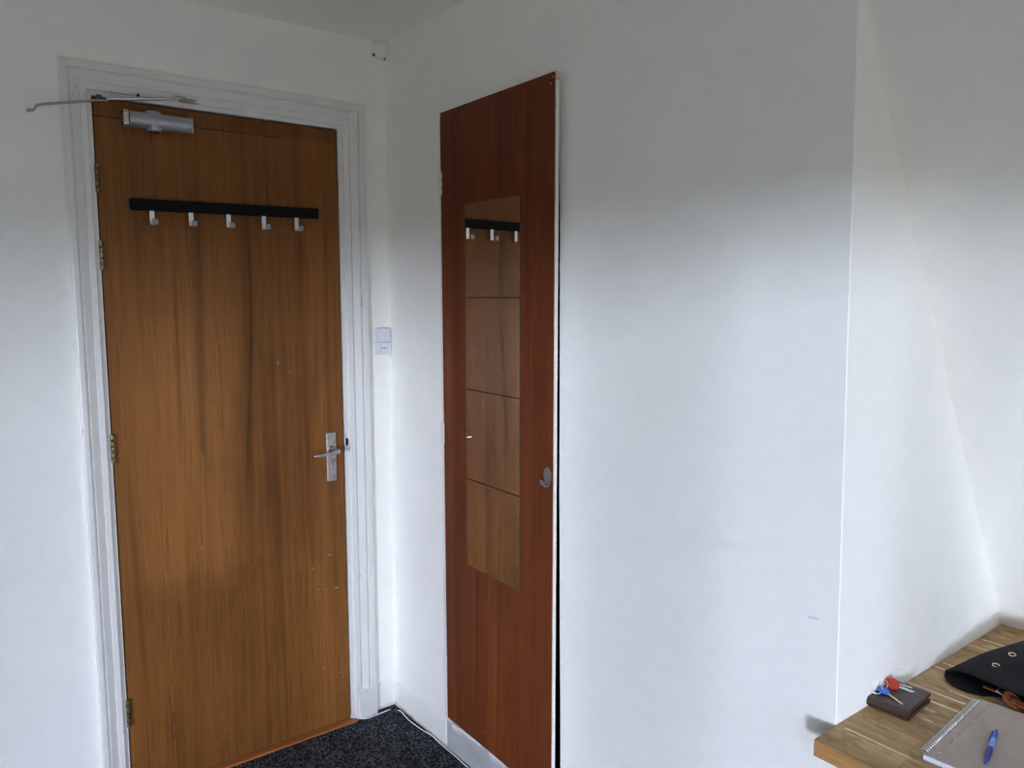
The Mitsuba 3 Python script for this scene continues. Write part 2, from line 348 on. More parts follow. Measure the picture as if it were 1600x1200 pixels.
# ------------------------------------------------------------------ room door with hinges and handle
leaf = bevel(DL, DR, .0, .04, .010, DT, .0015)
tag(entry('door_1', leaf, 'door_veneer'), 'varnished brown wooden room door with vertical grain', kind='structure')
entry('door_1__gap_shade_board', box(DL - .011, DR + .014, .045, .088, 0.001, DT + .016), 'black_void')  # black board added behind the leaf to make the gap around it dark
for z0, z1 in ((1.966, 2.052), (1.734, 1.822), (1.132, 1.222), (.252, .346)):
    x = DL + .001; h = entry('door_1__hinge', cat([bevel(x - .006, x - .0045, -.006, .010, z0 + .004, z1 - .004, .0004)]), 'aged_brass')
    L = z1 - z0; e = [0, .18, .225, .42, .58, .76, .81, 1.0]
    for a, b, r in ((0, .165, .0062), (.175, .22, .0075), (.23, .41, .0062), (.42, .575, .0065), (.585, .745, .0065), (.755, .80, .0078), (.82, 1.0, .0064)):
        prof = [(0, z0 + a * L), (r - .0008, z0 + a * L), (r, z0 + a * L + .0008), (r, z0 + b * L - .0008), (r - .0008, z0 + b * L), (0, z0 + b * L)]
        k = lathe(prof, 16); k.apply_translation((x, -.0065, 0)); entry(h + '__knuckle', k, 'aged_brass', smooth=40)
# handle plate: x -.270..-.232, z .966...1.150
hp = 'door_1__handle_plate'
PX0, PX1, PZ0, PZ1 = -.2712, -.2322, .9665, 1.1495
pl = tm(mf(bevel(PX0, PX1, -.0085, 0.001, PZ0, PZ1, .0025)) - m3.Manifold.cylinder(.02, .0062, circular_segments=24).rotate((90, 0, 0)).translate(((PX0 + PX1) / 2, .0, 1.044))
        - mbox((PX0 + PX1) / 2 - .0042, (PX0 + PX1) / 2 + .0042, -.02, -.004, 1.022, 1.042))
entry(hp, pl, 'worn_nickel', smooth=30)
PC = (PX0 + PX1) / 2
for z in (PZ1 - .010, PZ0 + .012):
    s = trimesh.creation.icosphere(2, .0036); s.apply_scale((1, .45, 1)); s.apply_translation((PC, -.0086, z)); entry(hp + '__screw', s, 'dull_steel', smooth=True)
c = cat([cyl((PC, -.011, 1.044), (PC, -.002, 1.044), .0080, 24), bevel(PC - .0040, PC + .0040, -.0105, -.002, 1.021, 1.042, .001)])
entry(hp + '__lock_cylinder', c, 'dull_steel', smooth=30)
entry(hp + '__keyhole', box(PC - .0008, PC + .0008, -.0112, -.0100, 1.030, 1.048), 'black_void')
prof = [(0, 0), (.0125, 0), (.0125, .004), (.0095, .008), (.0085, .020), (.0085, .060), (0, .060)]
rose = lathe(prof, 24); rose.apply_transform(frame((PC, -.008, 1.089), (1, 0, 0), (0, -1, 0)))
lv = curve([(PC + .005, -.064, 1.0880), (PC - .009, -.066, 1.0875), (PC - .037, -.068, 1.0838), (PC - .068, -.067, 1.0812), (PC - .094, -.065, 1.0808)], 40)
lever = tube(lv, np.interp(np.linspace(0, 1, len(lv)), [0, .03, .15, .5, .97, 1], [.004, .0082, .0088, .0066, .0060, .003]), 16)
lever.vertices[:, 1] = -.064 + (lever.vertices[:, 1] + .064) * .75
entry('door_1__lever_handle', cat([rose, lever]), 'worn_nickel', smooth=40)
# threshold strip
tag(entry('trim_2', bevel(DL - .005, IR + .0, -.032, .030, 0, .009, .003), 'threshold_wood'), 'orange brown wooden threshold strip under the room door', kind='structure')

# ------------------------------------------------------------------ baseboards
tag(entry('baseboard_back', bevel(-.0915, -.0005, -.006, .001, .012, .119, .0025), 'wall_paint'), 'short white baseboard between door casing and corner', kind='structure')
tag(entry('baseboard_left', bevel(XL, IL - .0695, -.006, .001, 0, .119, .0025), 'wall_paint'), 'white baseboard left of the room door', kind='structure')
b = bevel(-.0065, .001, -.392, -.004, .014, .106, .0025)
tag(entry('baseboard_right', b, 'wall_paint'), 'white baseboard between the corner and the closet door', kind='structure')
entry('baseboard_right__bottom_strip', box(-.0035, .001, -.392, -.004, 0, .016), 'old_paint')
tag(entry('baseboard_closet', bevel(-.004, .001, -1.04, -.3925, 0, .118, .003), 'plinth_paint'), 'grey scuffed plinth board under the closet door', kind='structure')
tag(entry('baseboard_end', bevel(-.0065, .001, -1.87, -1.04, 0, .106, .0025), 'wall_paint'), 'white baseboard right of the closet door', kind='structure')

# ------------------------------------------------------------------ closet door, standing slightly ajar
CW, CT, CB = .5977, 2.2584, .139
CM_ = trimesh.transformations.translation_matrix((-.0165, -.4198, 0)) @ trimesh.transformations.rotation_matrix(-.0305, (0, 0, 1))   # local: face at x = 0, hinge edge at y = 0, door towards -y
def cd_(m): return place(m, CM_)
tag(entry('trim_3', bevel(-.009, .002, -.408, -.386, .118, 2.236, .0025), 'trim_paint'), 'narrow white frame strip beside the closet door', kind='structure')
tag(entry('door_2', cd_(bevel(.0035, .0155, -CW - .0010, -.004, CB + .003, 2.236, .001)), 'trim_paint'), 'white edged closet door faced with reddish brown veneer', kind='structure')
tag(entry('door_2__veneer_sheet', cd_(prism([(-CW, CB), (0, CB), (.012, CT), (-CW, CT)], 'x', 0, .0034)), 'closet_veneer'), 'reddish brown plywood veneer sheet')
tag(entry('door_2__plywood_edge', cd_(box(.0005, .0030, -CW - .0006, -CW + .0004, CB + .001, CT - .001)), 'ply_edge'), 'pale raw plywood edge')
for (y, z) in ((-CW + .010, CT - .012), (-CW + .020, CT - .028)):
    m = trimesh.creation.icosphere(1, .003); m.apply_scale((.3, 1, 1)); m.apply_translation((0, y, z)); tag(entry('door_2__nail', cd_(m), 'dull_steel'), 'small pale nail head')
for z0, z1 in ((1.990, 2.068), (1.140, 1.215), (.288, .366)):
    h = entry('door_2__hinge', bevel(-.0115, -.009, -.406, -.384, z0, z1, .001), 'trim_paint')
    kk = cat([cyl((-.0135, -.4125, z0 + a * (z1 - z0)), (-.0135, -.4125, z0 + b * (z1 - z0)), .0048, 14) for a, b in ((0, .31), (.345, .655), (.69, 1))])
    entry(h + '__pin', kk, 'trim_paint', smooth=40)

# ------------------------------------------------------------------ mirror tiles
MS, MW, MZ, S = .1435, .2985, 1.9496, .3
TL = ['topmost of the four square mirror tiles on the closet door, reflecting the coat hooks', 'second mirror tile from the top on the closet door, reflecting plain door wood',
      'third mirror tile from the top on the closet door, showing the door handle tip', 'lowest of the four square mirror tiles on the closet door']
for i in range(4):
    t = thing('mirror_tile', TL[i], 'mirror', 'mirror tiles stacked on the closet door')
    g = .0019; z0, z1 = MZ - S * (i + 1) + g, MZ - S * i - g
    entry(t + '__glass_edge', cd_(box(-.0030, -.0001, -MS - MW, -MS, z0, z1)), 'mirror_edge')
    tag(entry(t + '__mirror_face', cd_(box(-.00315, -.00301, -MS - MW + .0008, -MS - .0008, z0 + .0008, z1 - .0008)), 'mirror_silver'), 'silvered reflecting face')

# ------------------------------------------------------------------ small oval hook on the closet door
hk = thing('adhesive_hook', 'small oval brushed metal hook stuck near the right edge of the closet door', 'hook')
el = affinity.scale(Point(0, 0).buffer(1, quad_segs=16), .0182, .0265)
pl = prism(el, 'x', -.0018, -.0001); pl.apply_translation((0, -.5755, 1.1385)); entry(hk + '__back_plate', cd_(pl), 'dull_steel', smooth=30)
N1, M1 = 14, 9
def hookpt(s, w):
    a = s * math.pi * 1.02; r = .0105
    z = 1.1205 - r * math.sin(a) + (max(0, s - .6) * .022); x = -.0015 - r * (1 - math.cos(a)); return (x, -.5745 + w * .0125 * (1 - .55 * max(0, s - .55) / .45), z)
g1 = np.array([[hookpt(i / (N1 - 1), -1 + 2 * j / (M1 - 1)) for j in range(M1)] for i in range(N1)])
def sheet(grid, thick):
    """closed solid from a grid of points, thickened along its normals"""
    n0, n1, _ = grid.shape
    du, dv = np.gradient(grid, axis=0), np.gradient(grid, axis=1)
    nn = np.cross(du, dv); nn /= np.linalg.norm(nn, axis=2, keepdims=True) + 1e-12
    a, b = (grid + nn * thick / 2).reshape(-1, 3), (grid - nn * thick / 2).reshape(-1, 3)
    f = []; K = n0 * n1
    for i in range(n0 - 1):
        for j in range(n1 - 1):
            p, q, r_, s_ = i * n1 + j, i * n1 + j + 1, (i + 1) * n1 + j + 1, (i + 1) * n1 + j
            f += [(p, r_, q), (p, s_, r_), (K + p, K + q, K + r_), (K + p, K + r_, K + s_)]
    ring_ = [(0, j) for j in range(n1)] + [(i, n1 - 1) for i in range(1, n0)] + [(n0 - 1, j) for j in range(n1 - 2, -1, -1)] + [(i, 0) for i in range(n0 - 2, 0, -1)]
    ids = [i * n1 + j for i, j in ring_]
    for k in range(len(ids)):
        p, q = ids[k], ids[(k + 1) % len(ids)]
        f += [(p, q, K + q), (p, K + q, K + p)]
    m = trimesh.Trimesh(np.vstack([a, b]), np.array(f), process=False); m.fix_normals(); return m
entry(hk + '__hook', cd_(sheet(g1, .0016)), 'dull_steel', smooth=40)

# ------------------------------------------------------------------ coat rack
cr = thing('coat_rack', 'black wooden coat rail with five silver hooks on the room door', 'coat rack')
rail = bevel(-.8965, -.2840, -.022, -.0002, -.0172, .0172, .0012)
R0 = trimesh.transformations.rotation_matrix(-math.atan2(.0078, .612), (0, 1, 0)); M = np.eye(4)
rail.apply_transform(trimesh.transformations.rotation_matrix(-math.atan2(.0078, .612), (0, 1, 0), (-.590, 0, 0))); rail.apply_translation((0, 0, 1.9408))
tag(entry(cr + '__rail', rail, 'black_rail'), 'black flat rail')
for x, zt in ((-.8365, 1.9215), (-.7185, 1.9225), (-.5990, 1.9235), (-.4795, 1.9245), (-.3630, 1.9255)):
    zb = zt - .0455; wd = .0076
    h = entry(cr + '__hook', cat([bevel(x - wd, x + wd, -.0140, -.0115, zb, zt + .014, .0005), bevel(x - wd, x + wd, -.050, -.0115, zb - .001, zb + .0015, .0005)]), 'hook_steel')
    tag(h, 'bright flat steel hook')
    tag(entry(h + '__upturned_end', bevel(x - wd - .0008, x + wd + .0008, -.0525, -.050, zb - .001, zb + .0165, .0006), 'hook_end'), 'grey square end of the hook')

# ------------------------------------------------------------------ door closer
dc = thing('door_closer', 'silver grey cylindrical door closer at the top of the room door', 'door closer')
cz, cy_ = 2.190, -.032; R = .0245
def ax(m): return place(m, frame((0, cy_, cz), (0, 0, 1), (1, 0, 0)))
body = ax(lathe([(0, -.894), (R - .001, -.894), (R, -.893), (R, -.716), (R - .001, -.715), (0, -.715)], 40))
flare = lathe([(0, -.030), (.0150, -.030), (.0160, -.0292), (.0222, -.0118), (.0222, .0118), (.0160, .0292), (.0150, .030), (0, .030)], 36)
flare.apply_scale((1.35, 1, 1)); flare.apply_translation((-.8225, cy_ - .0006, cz))
body = mf(body) + mf(flare) + mbox(-.890, -.720, -.030, .0, cz - .017, cz + .017)
entry(dc + '__body', tm(body), 'brushed_silver', smooth=28)
cap = rrect(.040, .052, .012)
for k, (xa, xb) in enumerate(((-.9105, -.896), (-.7150, -.7085))):
    cp = prism(affinity.translate(cap, -.0285, cz), 'x', xa, xb)
    c_ = entry(dc + '__end_cap', cp, 'worn_nickel' if k == 0 else 'brushed_silver', smooth=30); tag(c_, 'pale metal end cap')
    xf = xa if k == 0 else xb
    for zz in (cz + .0165, cz - .0165):
        entry(c_ + '__screw', cyl((xf - .0012, cy_ + .002, zz), (xf + .0012, cy_ + .002, zz), .0042, 14), 'black_void')
if True:
    entry(dc + '__neck', cyl((-.896, cy_, cz), (-.893, cy_, cz), .0215, 32), 'dark_steel', smooth=30)
    entry(dc + '__pinion_cap', ax_ if False else cyl((-.8225, cy_ - .001, cz - .0340), (-.8225, cy_ - .001, cz - .0295), .0145, 24), 'dark_steel', smooth=30)

ca = thing('closer_arm', 'unhooked folded steel arm of the door closer sticking out past the door casing', 'door arm')
# fixing shoe on the casing head, rod to the elbow, flat lever to the cranked free end
sh = cat([bevel(-.742, -.688, -.0265, -.0185, 2.2615, 2.2755, .0012), bevel(-.760, -.728, -.040, -.036, 2.266, 2.2695, .0006), bevel(-.760, -.728, -.040, -.036, 2.2735, 2.277, .0006), bevel(-.735, -.726, -.040, -.020, 2.266, 2.277, .0006)])
entry(ca + '__bracket', sh, 'arm_steel')
entry(ca + '__bracket_screw', cyl((-.6935, -.0262, 2.2685), (-.6935, -.0285, 2.2685), .0034, 12), 'bright_steel')
entry(ca + '__rod', cat([cyl((-.792, -.0430, 2.2610), (-.735, -.038, 2.2705), .0028, 12), tube([(-.965, -.060, 2.2335), (-.96, -.0596, 2.2343), (-.80, -.0437, 2.2600), (-.79, -.043, 2.2612)], [.0042, .0062, .0062, .005], 14)]), 'rod_steel', smooth=40)
entry(ca + '__adjusting_screw', cyl((-.8675, -.050, 2.2500), (-.8675, -.050, 2.2620), .0035, 10), 'black_void')
entry(ca + '__elbow', cat([cyl((-.977, -.062, 2.226), (-.977, -.062, 2.241), .0075, 20), bevel(-.982, -.958, -.066, -.058, 2.229, 2.236, .001)]), 'dark_steel', smooth=30)
lev = curve([(-.955, -.064, 2.2265), (-1.00, -.064, 2.2205), (-1.10, -.064, 2.1985), (-1.128, -.064, 2.1915), (-1.1375, -.064, 2.1885), (-1.1425, -.064, 2.1800), (-1.1465, -.064, 2.1745), (-1.155, -.064, 2.1722), (-1.163, -.064, 2.1705)], 48)
def ribbon(path, wy, tz):
    t = np.gradient(path, axis=0); t /= np.linalg.norm(t, axis=1, keepdims=True); up = np.cross(t, [0, 1.0, 0]); up /= np.linalg.norm(up, axis=1, keepdims=True)
    hy = np.array([0, wy / 2, 0]); ht = up * tz / 2
    v = np.stack([path + hy + ht, path - hy + ht, path - hy - ht, path + hy - ht], 1).reshape(-1, 3); f = []
    n = len(path)
    for i in range(n - 1):
        for j in range(4):
            k = (j + 1) % 4; f += [(4 * i + j, 4 * i + k, 4 * i + 4 + k), (4 * i + j, 4 * i + 4 + k, 4 * i + 4 + j)]
    f += [(0, 2, 1), (0, 3, 2), (4 * n - 4, 4 * n - 3, 4 * n - 2), (4 * n - 4, 4 * n - 2, 4 * n - 1)]
    m = trimesh.Trimesh(v, np.array(f), process=False); m.fix_normals(); return m
entry(ca + '__lever', ribbon(lev, .016, .0058), 'arm_steel')
entry(ca + '__square_eye', cyl((-1.157, -.064, 2.1725), (-1.157, -.064, 2.1765), .0045, 12), 'dark_steel')

# ------------------------------------------------------------------ light switch with socket
sw = thing('light_switch', 'white surface mounted light switch and socket box in the corner beside the door casing', 'light switch')
SX, SZ, SD = -.0345, 1.4825, -.024
f2 = rrect(.0640, .104, .0085)
b = mf(prism(affinity.translate(f2, SX, SZ), 'y', SD + .003, -.0002)) + mf(prism(affinity.translate(rrect(.0610, .101, .007), SX, SZ), 'y', SD, SD + .0032))
rk = affinity.translate(rrect(.0530, .0515, .004), SX + .001, SZ + .0225)
b -= mf(prism(rk.buffer(.0019), 'y', SD - .004, SD + .0035))
SO = (SX + .002, SZ - .0265)
for dx in (-.0095, 0, .0095):
    b -= m3.Manifold.cylinder(.02, .0026, circular_segments=16).rotate((90, 0, 0)).translate((SO[0] + dx, SD + .010, SO[1]))
b -= mf(prism(Point(SO).buffer(.0208, quad_segs=16).difference(Point(SO).buffer(.0193, quad_segs=16)), 'y', SD - .004, SD + .002))
entry(sw + '__housing', tm(b), 'switch_plastic', smooth=25)
rp = prism(rk, 'y', SD - .0022, SD + .004); vv = rp.vertices.copy(); fr = vv[:, 1] < SD
vv[fr, 1] += (vv[fr, 2] - SZ) * .045; rp.vertices = vv
entry(sw + '__rocker_gap_shade', prism(rk.buffer(.0018), 'y', SD + .0028, SD + .0034), 'gap_shade_grey')  # dark plate added under the rocker to shade the gap around it
entry(sw + '__rocker', rp, 'switch_plastic')
for dx in (-.0095, 0, .0095):
    entry(sw + '__socket_hole', cyl((SO[0] + dx, SD + .0008, SO[1]), (SO[0] + dx, SD + .009, SO[1]), .00255, 14), 'black_void')

# ------------------------------------------------------------------ white cable along the skirting
cbl = curve([(-.203, .006, .012), (-.190, -.006, .0115), (-.153, -.0315, .004), (-.10, -.034, .0035), (-.0515, -.030, .003), (-.044, -.028, .0012), (-.03, -.03, -.004), (-.02, -.045, -.003), (-.0135, -.066, .003), (-.021, -.15, .0035), (-.016, -.2375, .004), (-.010, -.30, .0065), (-.0105, -.3587, .004), (-.0095, -.46, .003), (-.012, -.5446, .003), (-.010, -.70, .003), (-.012, -.95, .003)], 160)
tag(entry('cable', tube(cbl, .0023, 8), 'cable_white', smooth=True), 'thin white cable running along the skirting on the carpet', 'cable')

# ------------------------------------------------------------------ desk of oak staves
dk = thing('desk', 'oak stave desk top fixed in the recess under the sloping wall', 'desk')
TX, TZ, TH = -.082, .7728, .0345
YB, YE = -1.8840, -3.14
wd = .0415; rows = int(math.ceil((.8255 - TX) / wd)); rr = np.random.default_rng(21)
x = TX
for i in range(rows):
    x1 = min(x + wd * (1 if i else .9), .8255)
    y = YB; first = True
    while y > YE + .01:
        L = rr.uniform(.16, .55) if not first else rr.uniform(.08, .42); first = False
        y1 = max(y - L, YE)
        if y1 - YE < .09: y1 = YE
        m = bevel(x + .0001, x1 - .0001, y1 + .0001, y - .0001, TZ - TH, TZ - rr.uniform(0, .00012), .0004)
        bs = 'oak_edge' if False else (OAKS[rr.integers(0, 6)])
        entry(dk + '__stave', m, bs)
        y = y1
    # pale sapwood streak let into some of the joints
    x = x1
tag(entry(dk + '__edge_band', bevel(TX - .0015, TX + .0001, YE, YB, TZ - TH, TZ - .0004, .0004), 'oak_edge'), 'orange brown front edge of the desk top')
for sxx, sa, sb, sw_ in ((.005, -1.90, -2.035, .0030), (.0475, -2.04, -2.14, .0028), (.170, -1.905, -2.00, .0032), (.215, -1.905, -1.985, .0048), (.255, -1.955, -2.02, .0050), (.300, -1.885, -2.01, .0042), (.335, -1.96, -2.03, .0035), (.36, -1.92, -1.965, .0036), (.43, -1.888, -1.925, .0036), (.465, -1.89, -1.93, .003), (.62, -1.885, -1.96, .003), (.68, -1.89, -2.0, .003)):
    tag(entry(dk + '__sapwood_streak', bevel(sxx - sw_, sxx + sw_, sb, sa, TZ - .004, TZ + .00015, .0001), 'oak_sap'), 'pale sapwood streak')
for lx, ly in ((-.045, -2.75), (-.045, -3.06), (.77, -2.75), (.77, -3.06)):
    entry(dk + '__leg', bevel(lx - .03, lx + .03, ly - .03, ly + .03, .0, TZ - TH, .003), 'oak_edge')

# ------------------------------------------------------------------ wallet
wl = thing('wallet', 'dark brown folded leather wallet on the desk against the recess wall, keys on top', 'wallet')
W, Lw, hh = .124, .093, .0215
def ucurve(out):
    t = np.linspace(math.pi / 2, 3 * math.pi / 2, 17)
    r = hh / 2
    o = [(W, hh - .0015), (W - .002, hh), (.03, hh + .0012)] + [(r + r * math.cos(a), r + r * math.sin(a)) for a in t] + [(W - .002, 0), (W, .0015)]
    i_ = [(W, .0070), (.04, .0085), (.014, .0100), (.012, hh / 2), (.014, .0118), (.04, .0128), (W, .0138)]
    return Polygon(o + i_)
cv = prism(ucurve(0), 'y', -Lw / 2, Lw / 2)
inn = cat([prism(Polygon([(.016, .0098), (.04, .0088), (W - .004, .0074), (W - .004, .0090), (.04, .0106)]), 'y', -Lw / 2 + .003, Lw / 2 - .002),
           prism(Polygon([(.018, .0115), (.04, .0122), (W - .005, .0126), (W - .005, .0114), (.04, .0110)]), 'y', -Lw / 2 + .004, Lw / 2 - .002)])
WM = trimesh.transformations.translation_matrix((.1235, -1.9205, TZ + .0003)) @ trimesh.transformations.rotation_matrix(math.radians(4), (0, 0, 1))
cvm = tm(mf(place(cv, WM)))
entry(wl + '__cover', cvm, 'leather_brown', smooth=35)
tag(entry(wl + '__card_pocket', place(inn, WM), 'leather_inner'), 'reddish brown inner pockets')

# ------------------------------------------------------------------ keys
kz = TZ + hh + .0016
kb = thing('keys', 'bunch of keys with one blue and one red cap on top of the dark wallet', 'keys')
entry(kb + '__split_ring', cat([ring((.1535, -1.8840, kz + .0100), .0140, .0010, (-.35, -.55, .75)), ring((.1532, -1.8848, kz + .0116), .0140, .0010, (-.35, -.55, .75))]), 'bright_steel', smooth=True)
entry(kb + '__small_ring', ring((.186, -1.888, kz + .0085), .0085, .0008, (-.7, .3, .35)), 'bright_steel', smooth=True)
def key(pos, direction, capmat, blademat, capr, L, nrm=(0, 0, 1), width=.0062):
    M = frame(pos, direction, nrm)
    if capr:
        cap = prism(affinity.scale(Point(0, 0).buffer(1, quad_segs=12), capr * 1.15, capr).difference(Point(-capr * .72, 0).buffer(capr * .2)), 'z', -.0026, .0026)
    prof = [(0, -width / 2), (L - .003, -width / 2), (L, -width / 2 + .003)]
    n = 9
    for j in range(n, 0, -1):
        xx = capr + (L - capr) * j / (n + 1); prof += [(xx + .0014, width / 2), (xx, width / 2 - (.0008 + .0018 * ((j * 7) % 5) / 4))]
    prof += [(0, width / 2)]
    bl = prism(Polygon(prof).buffer(0), 'z', -.0010, .0010)
    k = entry(kb + '__key', place(bl, M), blademat)
    if capr:
        tag(entry(k + '__cap', place(cap, M), capmat, smooth=30), {'blue_plastic': 'blue plastic cap', 'red_plastic': 'red plastic cap'}[capmat])
key((.1655, -1.8960, kz + .0048), (-.016, -.050, -.0055), 'blue_plastic', 'key_brass', .0115, .053, (.1, -.15, 1))
key((.2010, -1.8975, kz + .0095), (.022, -.040, -.012), 'red_plastic', 'bright_steel', .0128, .046, (-.45, -.35, .85), .0068)
key((.226, -1.888, kz + .0010), (.006, -.040, .0), None, 'bright_steel', 0, .040, (0, 0, 1), .008)

# ------------------------------------------------------------------ spiral notebook
nb = thing('notebook', 'spiral bound notebook with a taupe kraft cover lying at the front of the desk', 'notebook')
NA, NBp = np.array([.0168, -2.0436]), np.array([.3266, -2.0218])
ndx = (NBp - NA) / np.linalg.norm(NBp - NA); NL = np.linalg.norm(NBp - NA)
NM = frame((NA[0], NA[1], TZ), (ndx[0], ndx[1], 0), (0, 0, 1))     # local x along the spine, local y away from the spine is -y
DP = .212
entry(nb + '__back_cover', place(bevel(0, NL, -DP, -.006, .0002, .0012, .0003), NM), 'kraft_cover')
for i in range(4):
    a = .0013 + i * .0024
    tag(entry(nb + '__page_block', place(bevel(.001 + .0008 * (i % 2), NL - .001, -DP + .002, -.0065 - .0005 * (i % 2), a, a + .00225, .0003), NM), 'paper_white'), 'white paper pages')
cvz = .0112
cov = mf(place(prism(affinity.translate(rrect(NL, DP - .006, .004), NL / 2, -(DP + .006) / 2), 'z', cvz, cvz + .0008), np.eye(4)))
PR = .0265
for k in range(34):
    xx = .012 + k * (NL - .024) / 33
    cov -= mbox(xx - .0013, xx + .0013, -.0125, -.0085, cvz - .01, cvz + .01)
for xx in (.030, .108, .204, .283):
    cov -= m3.Manifold.cylinder(.02, .0030, circular_segments=16).translate((xx, -PR + .0, cvz - .01))
entry(nb + '__front_cover', place(tm(cov), NM), 'kraft_cover')
n_p = 52
pf = cat([box(xx - .0013, xx + .0013, -PR - .0005, -PR + .0005, cvz + .0005, cvz + .00095) for xx in np.linspace(.010, NL - .010, n_p) if min(abs(xx - h) for h in (.030, .108, .204, .283)) > .006])
k = entry(nb + '__perforation', place(pf, NM), 'leather_brown'); labels[k] = {'label': 'dotted perforation line', 'kind': 'stuff'}
loops = []
turns = 34
t = np.linspace(0, turns, turns * 22 + 1)
pts = np.c_[.012 + (t - .0) * (NL - .024) / (turns - 1) * (turns - 1) / turns, -.0035 + .0072 * np.cos(2 * np.pi * t), .0078 + .0074 * np.sin(2 * np.pi * t)]
pts2 = pts + [.0018, 0, 0]
tag(entry(nb + '__wire_binding', place(cat([tube(pts, .0008, 6), tube(pts2, .0008, 6)]), NM), 'bright_steel', smooth=True), 'silver double wire spiral binding')

# ------------------------------------------------------------------ pen on the notebook
pn = thing('pen', 'blue retractable ballpoint pen lying on the taupe notebook', 'pen')
pz = TZ + cvz + .0008
A, B = np.array([.2085, -2.1050, pz + .0052]), np.array([.0690, -2.1385, pz + .0050])
d = B - A; PLn = np.linalg.norm(d); PM = frame(A, d, (0, 0, 1)); 
def along(profile): return place(lathe(profile, 24), PM @ np.array([[0, 0, 1, 0], [1, 0, 0, 0], [0, 1, 0, 0], [0, 0, 0, 1.0]]))
k = PLn
tag(entry(pn + '__push_button', along([(0, 0), (.0024, 0), (.0028, .0008), (.0028, .012), (0, .012)]), 'pen_blue', smooth=40), 'dark blue push button')
tag(entry(pn + '__cap_section', along([(0, .010), (.0036, .010), (.0044, .012), (.0046, .040), (0, .040)]), 'pen_blue', smooth=40), 'dark blue upper section')
tag(entry(pn + '__barrel', along([(0, .040), (.0046, .040), (.0049, .055), (.0048, .080), (0, .080)]), 'pen_light', smooth=40), 'lighter blue translucent barrel')
tag(entry(pn + '__grip', along([(0, .080), (.0047, .080), (.0052, .090), (.0050, .118), (.0040, .126), (0, .126)]), 'pen_grip', smooth=40), 'dark rubber grip')
tag(entry(pn + '__tip', along([(0, .126), (.0036, .126), (.0018, k - .004), (.0006, k), (0, k)]), 'pen_blue', smooth=40), 'tapered blue tip')
cl = cat([bevel(.012, .050, -.0024, .0024, -.0008, .0008, .0005), bevel(.012, .018, -.0024, .0024, -.006, .0, .0005)])
sd = np.array(PM[:3, 1]); 
CM = frame(A + sd * (-.0062) + np.array([0, 0, .0012]), d, -sd + np.array([0, 0, .45]))
entry(pn + '__clip', place(cl, CM), 'pen_blue')

# ------------------------------------------------------------------ black canvas bag lying on the desk
bg = thing('bag', 'black canvas bag with brass eyelets and a tan leather strap lying open on the desk', 'bag')
lip_up = curve([(.392, -1.9275, TZ + .0155), (.399, -1.952, TZ + .023), (.391, -1.985, TZ + .029), (.3775, -2.0174, TZ + .0325), (.366, -2.054, TZ + .036), (.354, -2.10, TZ + .040), (.36, -2.20, TZ + .042), (.39, -2.36, TZ + .020)], 56)
back_up = curve([(.392, -1.9275, TZ + .0155), (.47, -1.939, TZ + .020), (.55, -1.953, TZ + .025), (.62, -1.972, TZ + .028), (.672, -1.988, TZ + .032), (.70, -2.00, TZ + .040), (.745, -2.02, TZ + .032)], 48)
def loft(a, b, n, bulge):
    g = []
    for s in np.linspace(0, 1, n):
        row = a * (1 - s) + b * s; row = row.copy(); row[:, 2] += bulge(s, np.linspace(0, 1, len(a))); g.append(row)
    return np.array(g)
side = curve([(.39, -2.36, TZ + .020), (.56, -2.40, TZ + .03), (.745, -2.36, TZ + .02)], 48)
# Coons-like patch: u along the mouth (lip_up), v towards the far seam
n_u, n_v = 49, 40
lipc = lip_up[np.linspace(0, len(lip_up) - 1, n_u).round().astype(int)]
c0 = back_up[np.linspace(0, len(back_up) - 1, n_v).round().astype(int)]
c1 = side[np.linspace(0, len(side) - 1, n_v).round().astype(int)]
far = curve([(.745, -2.02, TZ + .032), (.77, -2.15, TZ + .03), (.745, -2.36, TZ + .015)], 48); far = far[np.linspace(0, len(far) - 1, n_u).round().astype(int)]
c0[0], c0[-1], c1[0], c1[-1] = lipc[0], far[0], lipc[-1], far[-1]
U, V = np.linspace(0, 1, n_u)[:, None, None], np.linspace(0, 1, n_v)[None, :, None]
G = (1 - V) * lipc[:, None] + V * far[:, None] + (1 - U) * c0[None] + U * c1[None] - ((1 - U) * (1 - V) * lipc[0] + U * (1 - V) * lipc[-1] + (1 - U) * V * far[0] + U * V * far[-1])
wr = meshkit.fbm(G * [14, 14, 0] + 3, 3, 5) - .5
env_ = (np.sin(np.pi * np.linspace(0, 1, n_u)) ** .6)[:, None] * (np.sin(np.pi * np.clip(np.linspace(0, 1, n_v), 0, 1)) ** .7)[None]
G[..., 2] += env_ * (.009 + .014 * wr)
entry(bg + '__top_panel', sheet(G, .0026), 'canvas_black', smooth=60)
